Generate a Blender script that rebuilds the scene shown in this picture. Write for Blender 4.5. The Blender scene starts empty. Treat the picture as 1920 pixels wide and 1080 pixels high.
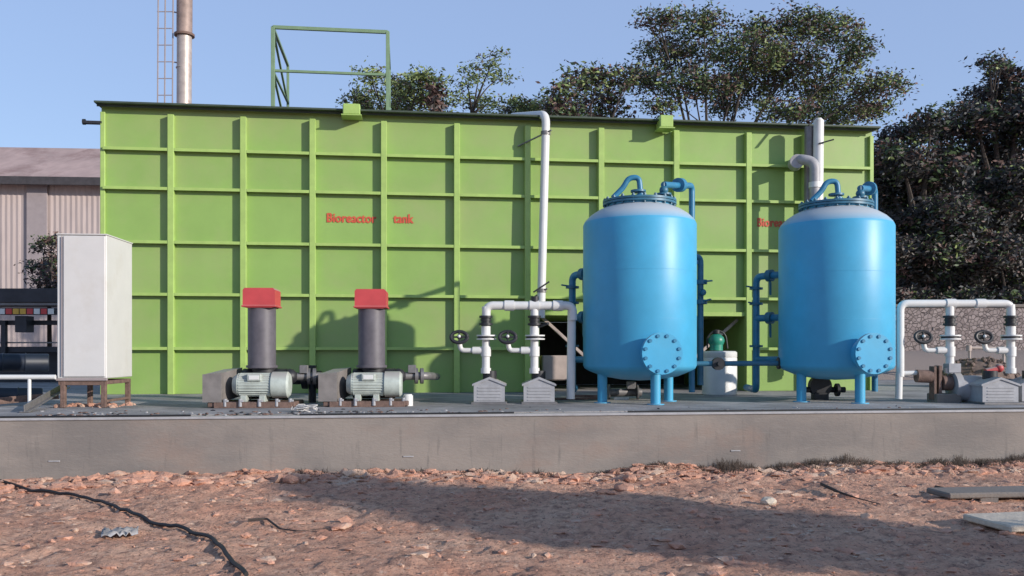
import bpy, bmesh, math, random
import numpy as np
from mathutils import Vector, Matrix, noise, Quaternion
R = math.radians
# ---------------------------------------------------------------- camera, sky, sun, exposure
scene = bpy.context.scene
F = 1663.0; HZ = 662.0; CAMZ = 1.3                 # focal (px of a 1920 picture), horizon row, camera height
camd = bpy.data.cameras.new('camera'); cam = bpy.data.objects.new('camera', camd)
scene.collection.objects.link(cam); scene.camera = cam
cam.location = (0, 0, CAMZ); cam.rotation_euler = (R(90), 0, 0)
camd.sensor_width = 36; camd.lens = 36*F/1920; camd.shift_y = (HZ-540)/1920; camd.clip_end = 3000
SUN_EL = 17.0; SUN_AZ = 121.3                      # azimuth clockwise from +Y
world = bpy.data.worlds.new('World'); scene.world = world; world.use_nodes = True
wn = world.node_tree; bgn = wn.nodes['Background']
sky = wn.nodes.new('ShaderNodeTexSky'); sky.sky_type = 'NISHITA'; sky.sun_disc = False
sky.sun_elevation = R(SUN_EL); sky.sun_rotation = R(SUN_AZ); sky.air_density = 1.0; sky.dust_density = 0.2; sky.ozone_density = 2.0
wmx = wn.nodes.new('ShaderNodeMix'); wmx.data_type = 'RGBA'; wmx.inputs[0].default_value = .68; wmx.inputs[7].default_value = (1.50, 2.02, 3.35, 1)
wn.links.new(sky.outputs[0], wmx.inputs[6]); wn.links.new(wmx.outputs[2], bgn.inputs[0]); bgn.inputs[1].default_value = 0.15
sund = bpy.data.lights.new('sun', 'SUN'); sund.energy = 3.1; sund.angle = R(0.6); sund.color = (1.0, .93, .84)
sun = bpy.data.objects.new('sun', sund); scene.collection.objects.link(sun)
sdir = Vector((math.sin(R(SUN_AZ))*math.cos(R(SUN_EL)), math.cos(R(SUN_AZ))*math.cos(R(SUN_EL)), math.sin(R(SUN_EL))))
sun.rotation_euler = sdir.to_track_quat('Z', 'Y').to_euler(); sun.location = sdir*60
wtc = wn.nodes.new('ShaderNodeTexCoord'); wsp = wn.nodes.new('ShaderNodeSeparateXYZ'); wmr = wn.nodes.new('ShaderNodeMapRange')
wn.links.new(wtc.outputs['Generated'], wsp.inputs[0]); wn.links.new(wsp.outputs[2], wmr.inputs[0])   # the haze thins out towards the zenith
wmr.inputs[1].default_value = .38; wmr.inputs[2].default_value = .75; wmr.inputs[3].default_value = .72; wmr.inputs[4].default_value = .0
wn.links.new(wmr.outputs[0], wmx.inputs[0])
scene.view_settings.view_transform = 'Standard'; scene.view_settings.look = 'None'
scene.view_settings.gamma = 1; scene.view_settings.exposure = 0.6
scene.render.engine = 'CYCLES'
C = scene.collection
# ---------------------------------------------------------------- helpers
def at(px, py, D):
    return Vector(((px-960)/F*D, D, CAMZ+(HZ-py)/F*D))
def gx(px, D): return (px-960)/F*D
SL = 0.65                                           # slab top
ROT = math.atan(.125)
U = Vector((math.cos(ROT), math.sin(ROT), 0)); V = Vector((-math.sin(ROT), math.cos(ROT), 0))

def mat(name, col, rough=.6, var=.12, scale=6, metal=0, bump=0, bscale=30, col2=None, thr=(.45, .6), spec=.5, stretch=None, dust=None):
    m = bpy.data.materials.new(name); m.use_nodes = True
    nt = m.node_tree; N = nt.nodes; L = nt.links; b = N['Principled BSDF']
    b.inputs['Roughness'].default_value = rough; b.inputs['Metallic'].default_value = metal
    b.inputs['Specular IOR Level'].default_value = spec
    tc = N.new('ShaderNodeTexCoord'); mp = N.new('ShaderNodeMapping'); L.new(tc.outputs['Object'], mp.inputs[0])
    if stretch: mp.inputs['Scale'].default_value = stretch
    n1 = N.new('ShaderNodeTexNoise'); n1.inputs['Scale'].default_value = scale; n1.inputs['Detail'].default_value = 6
    n1.inputs['Roughness'].default_value = .62; L.new(mp.outputs[0], n1.inputs['Vector'])
    r1 = N.new('ShaderNodeValToRGB'); e = r1.color_ramp.elements
    e[0].position = .3; e[1].position = .7
    e[0].color = (*[c*(1-var) for c in col], 1); e[1].color = (*[min(1, c*(1+var)) for c in col], 1)
    L.new(n1.outputs[0], r1.inputs[0]); out = r1.outputs[0]
    if col2:
        n2 = N.new('ShaderNodeTexNoise'); n2.inputs['Scale'].default_value = scale*.45; n2.inputs['Detail'].default_value = 8
        n2.inputs['Roughness'].default_value = .68; L.new(mp.outputs[0], n2.inputs['Vector'])
        mr = N.new('ShaderNodeMapRange'); mr.inputs[1].default_value = thr[0]; mr.inputs[2].default_value = thr[1]; L.new(n2.outputs[0], mr.inputs[0])
        mx = N.new('ShaderNodeMix'); mx.data_type = 'RGBA'; L.new(mr.outputs[0], mx.inputs[0]); L.new(out, mx.inputs[6]); mx.inputs[7].default_value = (*col2, 1)
        out = mx.outputs[2]
    if dust:                                         # dust settled on upward faces of the object (real dirt)
        ge = N.new('ShaderNodeNewGeometry'); sx = N.new('ShaderNodeSeparateXYZ'); L.new(ge.outputs['Normal'], sx.inputs[0])
        mr = N.new('ShaderNodeMapRange'); mr.inputs[1].default_value = .35; mr.inputs[2].default_value = .8; mr.inputs[4].default_value = .85; L.new(sx.outputs[2], mr.inputs[0])
        mx = N.new('ShaderNodeMix'); mx.data_type = 'RGBA'; L.new(mr.outputs[0], mx.inputs[0]); L.new(out, mx.inputs[6]); mx.inputs[7].default_value = (*dust, 1)
        out = mx.outputs[2]
    L.new(out, b.inputs['Base Color'])
    if bump:
        n3 = N.new('ShaderNodeTexNoise'); n3.inputs['Scale'].default_value = bscale; n3.inputs['Detail'].default_value = 8; L.new(mp.outputs[0], n3.inputs['Vector'])
        bp = N.new('ShaderNodeBump'); bp.inputs['Strength'].default_value = bump; bp.inputs['Distance'].default_value = .02
        L.new(n3.outputs[0], bp.inputs['Height']); L.new(bp.outputs[0], b.inputs['Normal'])
    return m
M = {}
DUST = (.36, .33, .3)
M['green'] = mat('green_paint', (.25, .39, .10), .42, .08, 1.3, bump=.16, bscale=1.6, col2=(.30, .36, .14), thr=(.45, .72))
M['green_trim'] = mat('green_trim_paint', (.34, .48, .13), .4, .1, 5)
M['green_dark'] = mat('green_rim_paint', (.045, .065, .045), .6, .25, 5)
M['green_frame'] = mat('green_frame_paint', (.17, .26, .15), .5, .15, 5)
M['blue'] = mat('blue_paint', (.062, .36, .59), .42, .09, 2.2, bump=.05, bscale=5, spec=.4, col2=(.085, .35, .53), thr=(.5, .75), dust=(.50, .50, .50))
M['blue_pipe'] = mat('blue_pipe_paint', (.035, .19, .33), .4, .15, 8)
M['blue_dark'] = mat('blue_dark_paint', (.035, .14, .22), .45, .2, 8)
M['red'] = mat('red_paint', (.50, .06, .065), .5, .1, 6, dust=DUST)
M['letter'] = mat('red_letter_paint', (.52, .085, .04), .6, .15, 12)
M['duct'] = mat('dark_duct', (.11, .10, .115), .5, .2, 8)
M['motor'] = mat('motor_paint', (.42, .46, .42), .45, .22, 9, dust=DUST)
M['guard'] = mat('guard_metal', (.20, .18, .17), .6, .2, 7, dust=DUST)
M['black'] = mat('black_iron', (.022, .022, .026), .5, .2, 12)
M['pvc'] = mat('white_pvc', (.66, .655, .64), .35, .05, 8)
M['pvc_grey'] = mat('grey_weathered_pvc', (.36, .35, .36), .5, .2, 8)
M['white'] = mat('white_enamel', (.60, .585, .57), .4, .04, 4, col2=(.53, .50, .46), thr=(.52, .8))
M['seam'] = mat('seam_grey', (.32, .27, .27), .6, .1, 4)
M['pump'] = mat('pump_cover', (.34, .34, .36), .6, .15, 10, dust=DUST)
M['rust'] = mat('rusty_steel', (.16, .10, .08), .8, .35, 14, bump=.3, bscale=60)
M['steel'] = mat('dull_steel', (.20, .19, .19), .5, .2, 12, metal=.4)
M['conc'] = mat('concrete', (.225, .19, .165), .9, .2, 1.1, bump=.3, bscale=40, col2=(.125, .112, .108), thr=(.42, .66))
def plinth_mat():
    m = bpy.data.materials.new('plinth_concrete'); m.use_nodes = True; nt = m.node_tree; N = nt.nodes; L = nt.links; b = N['Principled BSDF']; b.inputs['Roughness'].default_value = .92
    tc = N.new('ShaderNodeTexCoord')
    def noise_(sc, det, st, lo, hi, seed=0):
        mp = N.new('ShaderNodeMapping'); mp.inputs['Scale'].default_value = st; mp.inputs['Location'].default_value = (seed, 0, 0); L.new(tc.outputs['Object'], mp.inputs[0])
        n = N.new('ShaderNodeTexNoise'); n.inputs['Scale'].default_value = sc; n.inputs['Detail'].default_value = det; n.inputs['Roughness'].default_value = .6; L.new(mp.outputs[0], n.inputs['Vector'])
        r_ = N.new('ShaderNodeMapRange'); r_.inputs[1].default_value = lo; r_.inputs[2].default_value = hi; r_.interpolation_type = 'SMOOTHSTEP'; L.new(n.outputs[0], r_.inputs[0]); return r_.outputs[0], n.outputs[0]
    def mx_(f, A, B, k=1.0):
        if k != 1:
            mu = N.new('ShaderNodeMath'); mu.operation = 'MULTIPLY'; mu.inputs[1].default_value = k; L.new(f, mu.inputs[0]); f = mu.outputs[0]
        x = N.new('ShaderNodeMix'); x.data_type = 'RGBA'; L.new(f, x.inputs[0])
        if isinstance(A, tuple): x.inputs[6].default_value = (*A, 1)
        else: L.new(A, x.inputs[6])
        x.inputs[7].default_value = (*B, 1); return x.outputs[2]
    c = mx_(noise_(.9, 5, (.7, 1, 1.6), .35, .68)[0], (.265, .23, .205), (.18, .162, .152))      # broad damp and cement patches
    c = mx_(noise_(1.6, 6, (.5, 1, 1), .52, .72, 7)[0], c, (.25, .185, .155), .7)                    # reddish soil splash
    c = mx_(noise_(5, 7, (3, 1, .35), .56, .74, 3)[0], c, (.10, .095, .09), .45)                     # run marks
    c = mx_(noise_(14, 6, (.35, 1, 2.5), .55, .75, 5)[0], c, (.29, .27, .25), .4)                    # trowel marks
    L.new(c, b.inputs['Base Color'])
    bp = N.new('ShaderNodeBump'); bp.inputs['Strength'].default_value = .28; bp.inputs['Distance'].default_value = .02; L.new(noise_(30, 8, (.6, 1, 1.6), .3, .7)[1], bp.inputs['Height']); L.new(bp.outputs[0], b.inputs['Normal'])
    return m
M['plinth'] = plinth_mat()
M['screed'] = mat('slab_top', (.33, .31, .305), .85, .25, 2.2, bump=.4, bscale=30, col2=(.18, .17, .168), thr=(.42, .62))
M['chim'] = mat('chimney_metal', (.46, .39, .35), .45, .18, 5, metal=.3, col2=(.30, .18, .12), thr=(.55, .75))
M['chim2'] = mat('chimney_upper', (.30, .22, .19), .6, .25, 4, metal=.2)
M['shedwall'] = mat('shed_sheet', (.47, .385, .36), .7, .14, 1.1, col2=(.36, .30, .28), thr=(.5, .7), stretch=(3, 1, .3))
M['shedroof'] = mat('shed_roof', (.42, .30, .27), .8, .2, 1.3, stretch=(1, .4, 1), col2=(.27, .17, .15), thr=(.5, .65))
M['shade'] = mat('painted_shade', (.05, .045, .05), .8, .3, 5)  # near-black, puts the shade of the tank bay and eaves into colour
M['tarp'] = mat('trailer_dark', (.035, .033, .04), .6, .3, 5)
M['stripe_r'] = mat('reflector_red', (.62, .05, .05), .4, .1, 5)
M['stripe_w'] = mat('reflector_white', (.75, .72, .68), .4, .1, 5)
M['stripe_y'] = mat('reflector_amber', (.68, .38, .05), .4, .1, 5)
M['navy_shaded'] = mat('shaded_blue_plastic', (.010, .016, .030), .5, .3, 5)  # blue darkened to near black: the drums' shade is in the colour
M['teal'] = mat('teal_motor', (.02, .22, .15), .4, .15, 8)
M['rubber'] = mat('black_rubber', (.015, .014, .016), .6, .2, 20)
M['tarn'] = mat('paper_debris', (.60, .57, .54), .8, .15, 25)
M['bark'] = mat('bark', (.06, .047, .04), .9, .3, 12, bump=.4, bscale=40)
M['leaf_a'] = mat('leaf_dark_green', (.075, .115, .05), .5, .5, 2.2, spec=.3)
M['leaf_b'] = mat('leaf_brown_pods', (.14, .085, .075), .6, .45, 2.0, spec=.3)
M['leaf_c'] = mat('leaf_olive', (.20, .25, .09), .5, .4, 2.0, spec=.3)
M['leaf_d'] = mat('leaf_deep', (.052, .056, .06), .55, .5, 1.5, spec=.3)
M['leaf_e'] = mat('leaf_dusty', (.125, .11, .10), .65, .4, 1.5, spec=.3)
M['weed'] = mat('dry_weed', (.07, .052, .042), .8, .4, 6)
M['clod'] = mat('soil_clod', (.50, .265, .185), .95, .3, 5, bump=.5, bscale=60, col2=(.52, .37, .28), thr=(.5, .6))
M['stone'] = mat('pale_stone', (.55, .47, .38), .9, .15, 14, bump=.4, bscale=50)
M['beige'] = mat('beige_panel', (.42, .34, .30), .8, .15, 5)

class MB:
    def __init__(s): s.bm = bmesh.new(); s.mats = []
    def _mi(s, m):
        if m is None: return 0
        if m not in s.mats: s.mats.append(m)
        return s.mats.index(m)
    def _merge(s, t, m=None):
        me = bpy.data.meshes.new('t'); t.to_mesh(me); t.free()
        n = len(s.bm.faces); s.bm.from_mesh(me); bpy.data.meshes.remove(me)
        i = s._mi(m)
        if i:
            s.bm.faces.ensure_lookup_table()
            for f in s.bm.faces[n:]: f.material_index = i
        return s
    def box(s, c, size, rot=None, bev=.004, m=None):
        t = bmesh.new(); bmesh.ops.create_cube(t, size=1)
        for v in t.verts: v.co = Vector((v.co.x*size[0], v.co.y*size[1], v.co.z*size[2]))
        b = min(bev, min(size)*.3)
        if b > 0: bmesh.ops.bevel(t, geom=list(t.edges), offset=b, segments=1, affect='EDGES', profile=.5)
        mt = Matrix.Translation(c) @ (rot.to_4x4() if rot is not None else Matrix())
        bmesh.ops.transform(t, matrix=mt, verts=t.verts)
        return s._merge(t, m)
    def bar(s, a, b, w, h=None, bev=.003, m=None):       # square bar from a to b
        a = Vector(a); b = Vector(b); d = b-a
        q = d.to_track_quat('X', 'Z').to_matrix()
        return s.box((a+b)/2, (d.length, w, h or w), q, bev, m)
    def cyl(s, a, b, r, r2=None, seg=24, m=None, caps=True):
        a = Vector(a); b = Vector(b); d = b-a
        t = bmesh.new(); bmesh.ops.create_cone(t, cap_ends=caps, cap_tris=False, segments=seg, radius1=r, radius2=r if r2 is None else r2, depth=d.length)
        bmesh.ops.transform(t, matrix=Matrix.Translation((a+b)/2) @ d.to_track_quat('Z', 'Y').to_matrix().to_4x4(), verts=t.verts)
        return s._merge(t, m)
    def ball(s, c, r, sc=(1, 1, 1), sub=2, m=None, jit=0, rnd=None):
        t = bmesh.new(); bmesh.ops.create_icosphere(t, subdivisions=sub, radius=r)
        for v in t.verts:
            k = 1 if not jit else 1+(rnd or random).uniform(-jit, jit)
            v.co = Vector((v.co.x*sc[0]*k, v.co.y*sc[1]*k, v.co.z*sc[2]*k))+Vector(c)
        return s._merge(t, m)
    def lathe(s, prof, c=(0, 0, 0), seg=48, axis=None, m=None):
        t = bmesh.new(); rings = []
        for r, z in prof:
            if r < 1e-5: rings.append([t.verts.new((0, 0, z))])
            else: rings.append([t.verts.new((r*math.cos(2*math.pi*k/seg), r*math.sin(2*math.pi*k/seg), z)) for k in range(seg)])
        for A, B in zip(rings, rings[1:]):
            for k in range(seg):
                j = (k+1) % seg
                if len(A) == 1 and len(B) == 1: continue
                if len(A) == 1: t.faces.new((A[0], B[j], B[k]))
                elif len(B) == 1: t.faces.new((A[k], A[j], B[0]))
                else: t.faces.new((A[k], A[j], B[j], B[k]))
        q = Vector(axis).to_track_quat('Z', 'Y').to_matrix().to_4x4() if axis else Matrix()
        bmesh.ops.transform(t, matrix=Matrix.Translation(c) @ q, verts=t.verts)
        bmesh.ops.recalc_face_normals(t, faces=t.faces)
        return s._merge(t, m)
    def tube(s, pts, r, fil=0, seg=16, m=None, n=6, caps=True):
        pts = [Vector(p) for p in pts]; path = [pts[0]]
        for i in range(1, len(pts)-1):
            p = pts[i]; a = pts[i-1]-p; b = pts[i+1]-p
            k = min(fil, a.length*.48, b.length*.48)
            if k < 1e-4: path.append(p); continue
            A = p+a.normalized()*k; B = p+b.normalized()*k
            for j in range(n+1):
                u = j/n; path.append((1-u)**2*A+2*u*(1-u)*p+u*u*B)
        path.append(pts[-1])
        rad = r if isinstance(r, (list, tuple)) else None
        t = bmesh.new(); rings = []; nrm = None
        for i, p in enumerate(path):
            d = (path[min(i+1, len(path)-1)]-path[max(i-1, 0)]).normalized()
            if nrm is None:
                nrm = d.orthogonal().normalized()
            else:
                nrm = (nrm-d*nrm.dot(d)).normalized()
            bn = d.cross(nrm)
            rr = r if rad is None else rad[0]+(rad[1]-rad[0])*i/(len(path)-1)
            rings.append([t.verts.new(p+nrm*rr*math.cos(2*math.pi*k/seg)+bn*rr*math.sin(2*math.pi*k/seg)) for k in range(seg)])
        for A, B in zip(rings, rings[1:]):
            for k in range(seg):
                j = (k+1) % seg; t.faces.new((A[k], A[j], B[j], B[k]))
        if caps: t.faces.new(rings[0][::-1]); t.faces.new(rings[-1])
        bmesh.ops.recalc_face_normals(t, faces=t.faces)
        return s._merge(t, m)
    def prism(s, poly, axis_pts, m=None):                 # poly: list of Vector (planar), extruded by vector
        t = bmesh.new(); e = Vector(axis_pts)
        A = [t.verts.new(p) for p in poly]; B = [t.verts.new(Vector(p)+e) for p in poly]
        t.faces.new(A); t.faces.new(B[::-1])
        for k in range(len(A)):
            j = (k+1) % len(A); t.faces.new((A[j], A[k], B[k], B[j]))
        bmesh.ops.recalc_face_normals(t, faces=t.faces)
        return s._merge(t, m)
    def build(s, name, m, parent=None, ang=35, keep=False):
        if parent is not None and not keep:              # pieces that do not touch become parts of their own
            gs = s._clusters()
            if 2 <= len(gs) <= 12:
                out = None
                for g_ in gs:
                    nb = MB(); nb.mats = list(s.mats); nb.bm.free(); nb.bm = s.bm.copy(); nb.bm.faces.ensure_lookup_table(); nb.bm.verts.ensure_lookup_table()
                    bmesh.ops.delete(nb.bm, geom=[v for v in nb.bm.verts if v.index not in g_], context='VERTS')
                    o = nb.build(name, m, parent, ang, keep=True); out = out or o
                s.bm.free(); return out
        me = bpy.data.meshes.new(name); s.bm.to_mesh(me); s.bm.free()
        o = bpy.data.objects.new(name, me); C.objects.link(o)
        me.materials.append(m)
        for i, x in enumerate(s.mats):
            if i == 0 and x is None: continue
            if i > 0: me.materials.append(x)
        for p in me.polygons: p.use_smooth = True
        me.set_sharp_from_angle(angle=R(ang))
        if parent: o.parent = parent
        return o
    def _clusters(s):
        bm = s.bm; bm.verts.index_update(); bm.verts.ensure_lookup_table(); seen = set(); isl = []
        for v in bm.verts:
            if v.index in seen: continue
            st = [v]; comp = []; seen.add(v.index)
            while st:
                x = st.pop(); comp.append(x.index)
                for e in x.link_edges:
                    y = e.other_vert(x)
                    if y.index not in seen: seen.add(y.index); st.append(y)
            co = np.array([bm.verts[i].co[:] for i in comp]); isl.append((set(comp), co.min(0)-.003, co.max(0)+.003))
        gs = []
        for a in isl:
            hit = [g for g in gs if any((a[1] <= c[2]).all() and (c[1] <= a[2]).all() for c in g)]
            new = [a]
            for h in hit: new += h; gs.remove(h)
            gs.append(new)
        return [set().union(*[c[0] for c in g]) for g in gs]
def mb():
    b = MB(); b.mats.append(None); return b
def tag(o, label=None, cat=None, group=None, kind=None):
    if label: o['label'] = label
    if cat: o['category'] = cat
    if group: o['group'] = group
    if kind: o['kind'] = kind
    return o
def thing(name, label, cat, loc=(0, 0, 0), rz=0, group=None):
    o = bpy.data.objects.new(name, None); C.objects.link(o); o.empty_display_size = .2
    o.location = loc; o.rotation_euler = (0, 0, rz)
    return tag(o, label, cat, group)
class Loc:                                                # world -> local of a thing
    def __init__(s, o): s.m = (Matrix.Translation(o.location) @ Matrix.Rotation(o.rotation_euler[2], 4, 'Z')).inverted()
    def __call__(s, p): return s.m @ Vector(p)
def copy_tree(o, parent=None):
    c = o.copy(); C.objects.link(c); c.parent = parent
    for ch in [x for x in bpy.data.objects if x.parent == o]: copy_tree(ch, c)
    return c
def mesh_np(name, verts, faces, m, parent=None, midx=None, mats=None, smooth=False):
    me = bpy.data.meshes.new(name); nf = len(faces); k = faces.shape[1]
    me.vertices.add(len(verts)); me.vertices.foreach_set('co', np.asarray(verts, dtype=np.float32).ravel())
    me.loops.add(nf*k); me.loops.foreach_set('vertex_index', faces.astype(np.int32).ravel())
    me.polygons.add(nf); me.polygons.foreach_set('loop_start', np.arange(0, nf*k, k, dtype=np.int32))
    me.polygons.foreach_set('use_smooth', np.full(nf, smooth))
    for x in (mats or [m]): me.materials.append(x)
    if midx is not None: me.polygons.foreach_set('material_index', midx.astype(np.int32))
    me.update(calc_edges=True); me.validate()
    o = bpy.data.objects.new(name, me); C.objects.link(o)
    if parent: o.parent = parent
    return o
def text_mesh(name, body, size, m, parent, loc, rz, off=.0, bold=0.0025, sx=1.0):
    cu = bpy.data.curves.new(name+'_curve', 'FONT'); cu.body = body; cu.size = size; cu.extrude = .002; cu.offset = bold
    cu.space_character = 1.04
    t = bpy.data.objects.new('tmp', cu); C.objects.link(t)
    bpy.context.view_layer.update()
    me = bpy.data.meshes.new_from_object(t.evaluated_get(bpy.context.evaluated_depsgraph_get()))
    bpy.data.objects.remove(t); bpy.data.curves.remove(cu)
    tb_ = bmesh.new()                                        # heavier strokes: the letters laid three times, a few mm apart
    for k_, (dx_, dz_) in enumerate(((0, 0), (.007, .003), (-.006, -.003))):
        n_ = len(tb_.verts); tb_.from_mesh(me); tb_.verts.ensure_lookup_table()
        for v_ in tb_.verts[n_:]: v_.co += Vector((dx_, dz_, k_*.0007))
    tb_.to_mesh(me); tb_.free()
    me.name = name; me.materials.clear(); me.materials.append(m)
    o = bpy.data.objects.new(name, me); C.objects.link(o); o.parent = parent
    o.location = loc; o.rotation_euler = (R(90), 0, rz); o.scale = (sx, 1, 1)
    return o

# ================================================================ GROUND
def front_line(X): return 9.46+.128*X                      # y of the slab front at x
def gh(x, y):
    z = 0.0
    d = front_line(x)-y                                    # distance in front of the slab
    if d > -1 and abs(x) < 14:
        n = noise.noise(Vector((x*.5, y*.7, 0)))*.05+noise.noise(Vector((x*1.7, y*2.1, 3)))*.03
        n += abs(noise.noise(Vector((x*4, y*5, 7))))*.035+abs(noise.noise(Vector((x*9, y*10, 1))))*.035+noise.noise(Vector((x*24, y*26, 5)))*.014
        z += n-.02
        z += .10*math.exp(-((d-.15)/.45)**2)*(.55+.6*noise.noise(Vector((x*.9, 0, 9))))
    if y > 18:                                             # earth bank at the back right
        k = min(1, max(0, (y-18)/7))*min(1, max(0, (x-5)/3))
        z += 1.35*k*k*(3-2*k)
        if x > 5: z += .12*noise.noise(Vector((x*.8, y*.8, 2)))*k
    return z
xs = np.concatenate([np.array([-900, -400, -200, -100, -60, -40, -25, -16, -12, -9]), np.arange(-7.5, 8.0, .045), np.arange(8.5, 40, .7), np.array([50, 80, 150, 300, 900])])
ys = np.concatenate([np.array([-300, -100, -30, -8, 0, 2.5]), np.arange(3.6, 10.9, .045), np.array([11.5, 13, 15, 17]), np.arange(18, 34, .6), np.array([40, 60, 100, 200, 500, 1500])])
vv = np.array([(x, y, gh(x, y)) for y in ys for x in xs]); nx = len(xs); ny = len(ys)
ii = np.arange((ny-1)*(nx-1)); r_ = ii//(nx-1); c_ = ii % (nx-1); a_ = r_*nx+c_
ff = np.stack([a_, a_+1, a_+1+nx, a_+nx], 1)
soil = bpy.data.materials.new('soil'); soil.use_nodes = True
nt = soil.node_tree; N = nt.nodes; L = nt.links; b = N['Principled BSDF']; b.inputs['Roughness'].default_value = .95; b.inputs['Specular IOR Level'].default_value = .2
tc = N.new('ShaderNodeTexCoord')
def nz(sc, det=8, ro=.65):
    n = N.new('ShaderNodeTexNoise'); n.inputs['Scale'].default_value = sc; n.inputs['Detail'].default_value = det; n.inputs['Roughness'].default_value = ro
    L.new(tc.outputs['Object'], n.inputs['Vector']); return n
def mix(f, a, bcol):
    m = N.new('ShaderNodeMix'); m.data_type = 'RGBA'; L.new(f, m.inputs[0])
    if isinstance(a, tuple): m.inputs[6].default_value = (*a, 1)
    else: L.new(a, m.inputs[6])
    if isinstance(bcol, tuple): m.inputs[7].default_value = (*bcol, 1)
    else: L.new(bcol, m.inputs[7])
    return m.outputs[2]
def rng(src, a, c, o=1.0):
    m = N.new('ShaderNodeMapRange'); m.inputs[1].default_value = a; m.inputs[2].default_value = c; m.inputs[4].default_value = o; L.new(src, m.inputs[0]); return m.outputs[0]
c1 = mix(rng(nz(1.1).outputs[0], .35, .65), (.60, .295, .195), (.66, .41, .29))
c1 = mix(rng(nz(9).outputs[0], .48, .66), c1, (.30, .17, .125))
c1 = mix(rng(nz(24).outputs[0], .56, .70, .75), c1, (.80, .58, .43))
c1 = mix(rng(nz(38).outputs[0],   .57, .64, .85), c1, (.10, .06, .05))
sp = N.new('ShaderNodeSeparateXYZ'); L.new(tc.outputs['Object'], sp.inputs[0])
c1 = mix(rng(sp.outputs[1], 11, 14), c1, (.33, .265, .235))   # greyer trodden earth behind the slab
L.new(c1, b.inputs['Base Color'])
bp = N.new('ShaderNodeBump'); bp.inputs['Strength'].default_value = .9; bp.inputs['Distance'].default_value = .03
L.new(nz(30, 10, .7).outputs[0], bp.inputs['Height']); L.new(bp.outputs[0], b.inputs['Normal'])
g = mesh_np('ground', vv, ff, soil, smooth=True); tag(g, kind='structure')

rnd = random.Random(4)
cl = mb()
for k in range(4200):
    x = rnd.uniform(-6.5, 7); u = rnd.random()
    d = rnd.uniform(-.02, .55) if u < .45 else rnd.uniform(.0, 4.8)
    y = front_line(x)-d
    s = rnd.choice([.008, .012, .016, .02, .03, .04]) if d > .6 else rnd.choice([.012, .02, .025, .035, .05, .06])
    if rnd.random() < .01: s = .075
    s *= rnd.uniform(.7, 1.2)
    t = (rnd.uniform(.6, 1.9), rnd.uniform(.6, 1.3), rnd.uniform(.25, .7))
    cl.ball((x, y, gh(x, y)+s*.05), s, t, sub=1, jit=.42, rnd=rnd)
tag(cl.build('soil_clods', M['clod'], ang=15), 'loose reddish clods and crumbs of dug soil', 'clods', kind='stuff')

# ================================================================ SLAB
fl = lambda X: Vector((X, front_line(X), 0))
sl = thing('concrete_plinth', 'long raised grey concrete slab carrying all the tanks and pumps', 'slab', fl(0), ROT)
b = mb(); b.box((1, 6, .23), (30, 12, .80), bev=.012); b.build('plinth_body', M['plinth'], sl)
b = mb(); b.box((1, 6.14, SL-.008), (29.9, 11.66, .02), bev=.003); b.build('top_screed', M['screed'], sl)
b = mb(); b.box((1, .045, SL-.012), (29.9, .12, .028), bev=.006); b.build('edge_lip', M['pump'], sl)
b = mb()
for px, py in ((140, 865), (765, 856), (1400, 845)):
    X = gx(px, 9.3); z = CAMZ+(HZ-py)/F*front_line(X)
    b.box((X/math.cos(ROT), -.004, z), (.11, .012, .014), bev=.003)
b.build('cast_mark', M['pump'], sl)
# black tubes added for the dark joint line, and litter, on the slab edge
def edge_line(name, pts, r, m, label, cat='edge_line'):
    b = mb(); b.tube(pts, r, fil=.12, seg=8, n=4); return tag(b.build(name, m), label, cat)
def edgept(px, off, dz=0):
    D = F*SL/(785-17*px/1920-HZ); X = gx(px, D); p = fl(X)+V*off; p.z = SL+.012+dz; return p
rnd = random.Random(9)
edge_line('edge_line', [edgept(p, .03+rnd.uniform(0, .03)) for p in range(-60, 400, 46)], .010, M['rubber'], 'black tube added as the dark line on the slab edge below the white cabinet')
edge_line('edge_line', [edgept(p, .03+rnd.uniform(0, .03)) for p in range(560, 1010, 45)], .009, M['rubber'], 'black tube added as the dark line on slab edge between second blower and the left pump pair')
edge_line('edge_line', [edgept(p, .04+rnd.uniform(0, .03)) for p in range(1180, 1960, 50)], .009, M['rubber'], 'black tube added as the dark line on the slab edge in front of the two blue vessels')

# ================================================================ GREEN TANK
DL, DR = 13.9, 15.45
def tD(px): return 1/(1/DL+(1/DR-1/DL)*(px-190)/1445)
p0 = at(190, HZ, tD(190)); p1 = at(1635, HZ, tD(1635)); p0.z = p1.z = 0
TL = (p1-p0).length; TR = math.atan2(p1.y-p0.y, p1.x-p0.x)
tank = thing('bioreactor_tank', 'long lime green ribbed steel tank with red lettering along the back of the slab', 'tank', (p0.x, p0.y, SL), TR)
TU = Vector((math.cos(TR), math.sin(TR), 0))
def tx(px):                                                # picture column -> metres along the tank front
    D = tD(px); p = Vector((gx(px, D), D, 0)); return (p-Vector((p0.x, p0.y, 0))).dot(TU)
ZT = 5.17-SL; TDP = 3.4
xa, xb = tx(1012), tx(1396); zo = 1.93-SL
b = mb()
def tb(x0, x1, z0, z1, y0=0, y1=TDP, m=None, bev=.006, bb=None): (bb or b).box(((x0+x1)/2, (y0+y1)/2, (z0+z1)/2), (x1-x0, y1-y0, z1-z0), bev=bev, m=m)
tb(0, xa, 0, ZT); tb(xa-.002, xb+.002, zo, ZT-.002, .002, TDP-.002); tb(xb, TL, 0, ZT)
b.build('shell', M['green'], tank)
rows = [4.515-SL, 3.90-SL, 3.06-SL, 2.24-SL, 1.39-SL]
cols = [323, 458, 587, 720, 856, 988, 1125, 1265, 1400, 1507]
cx = [tx(c) for c in cols]; sw = .048
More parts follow.
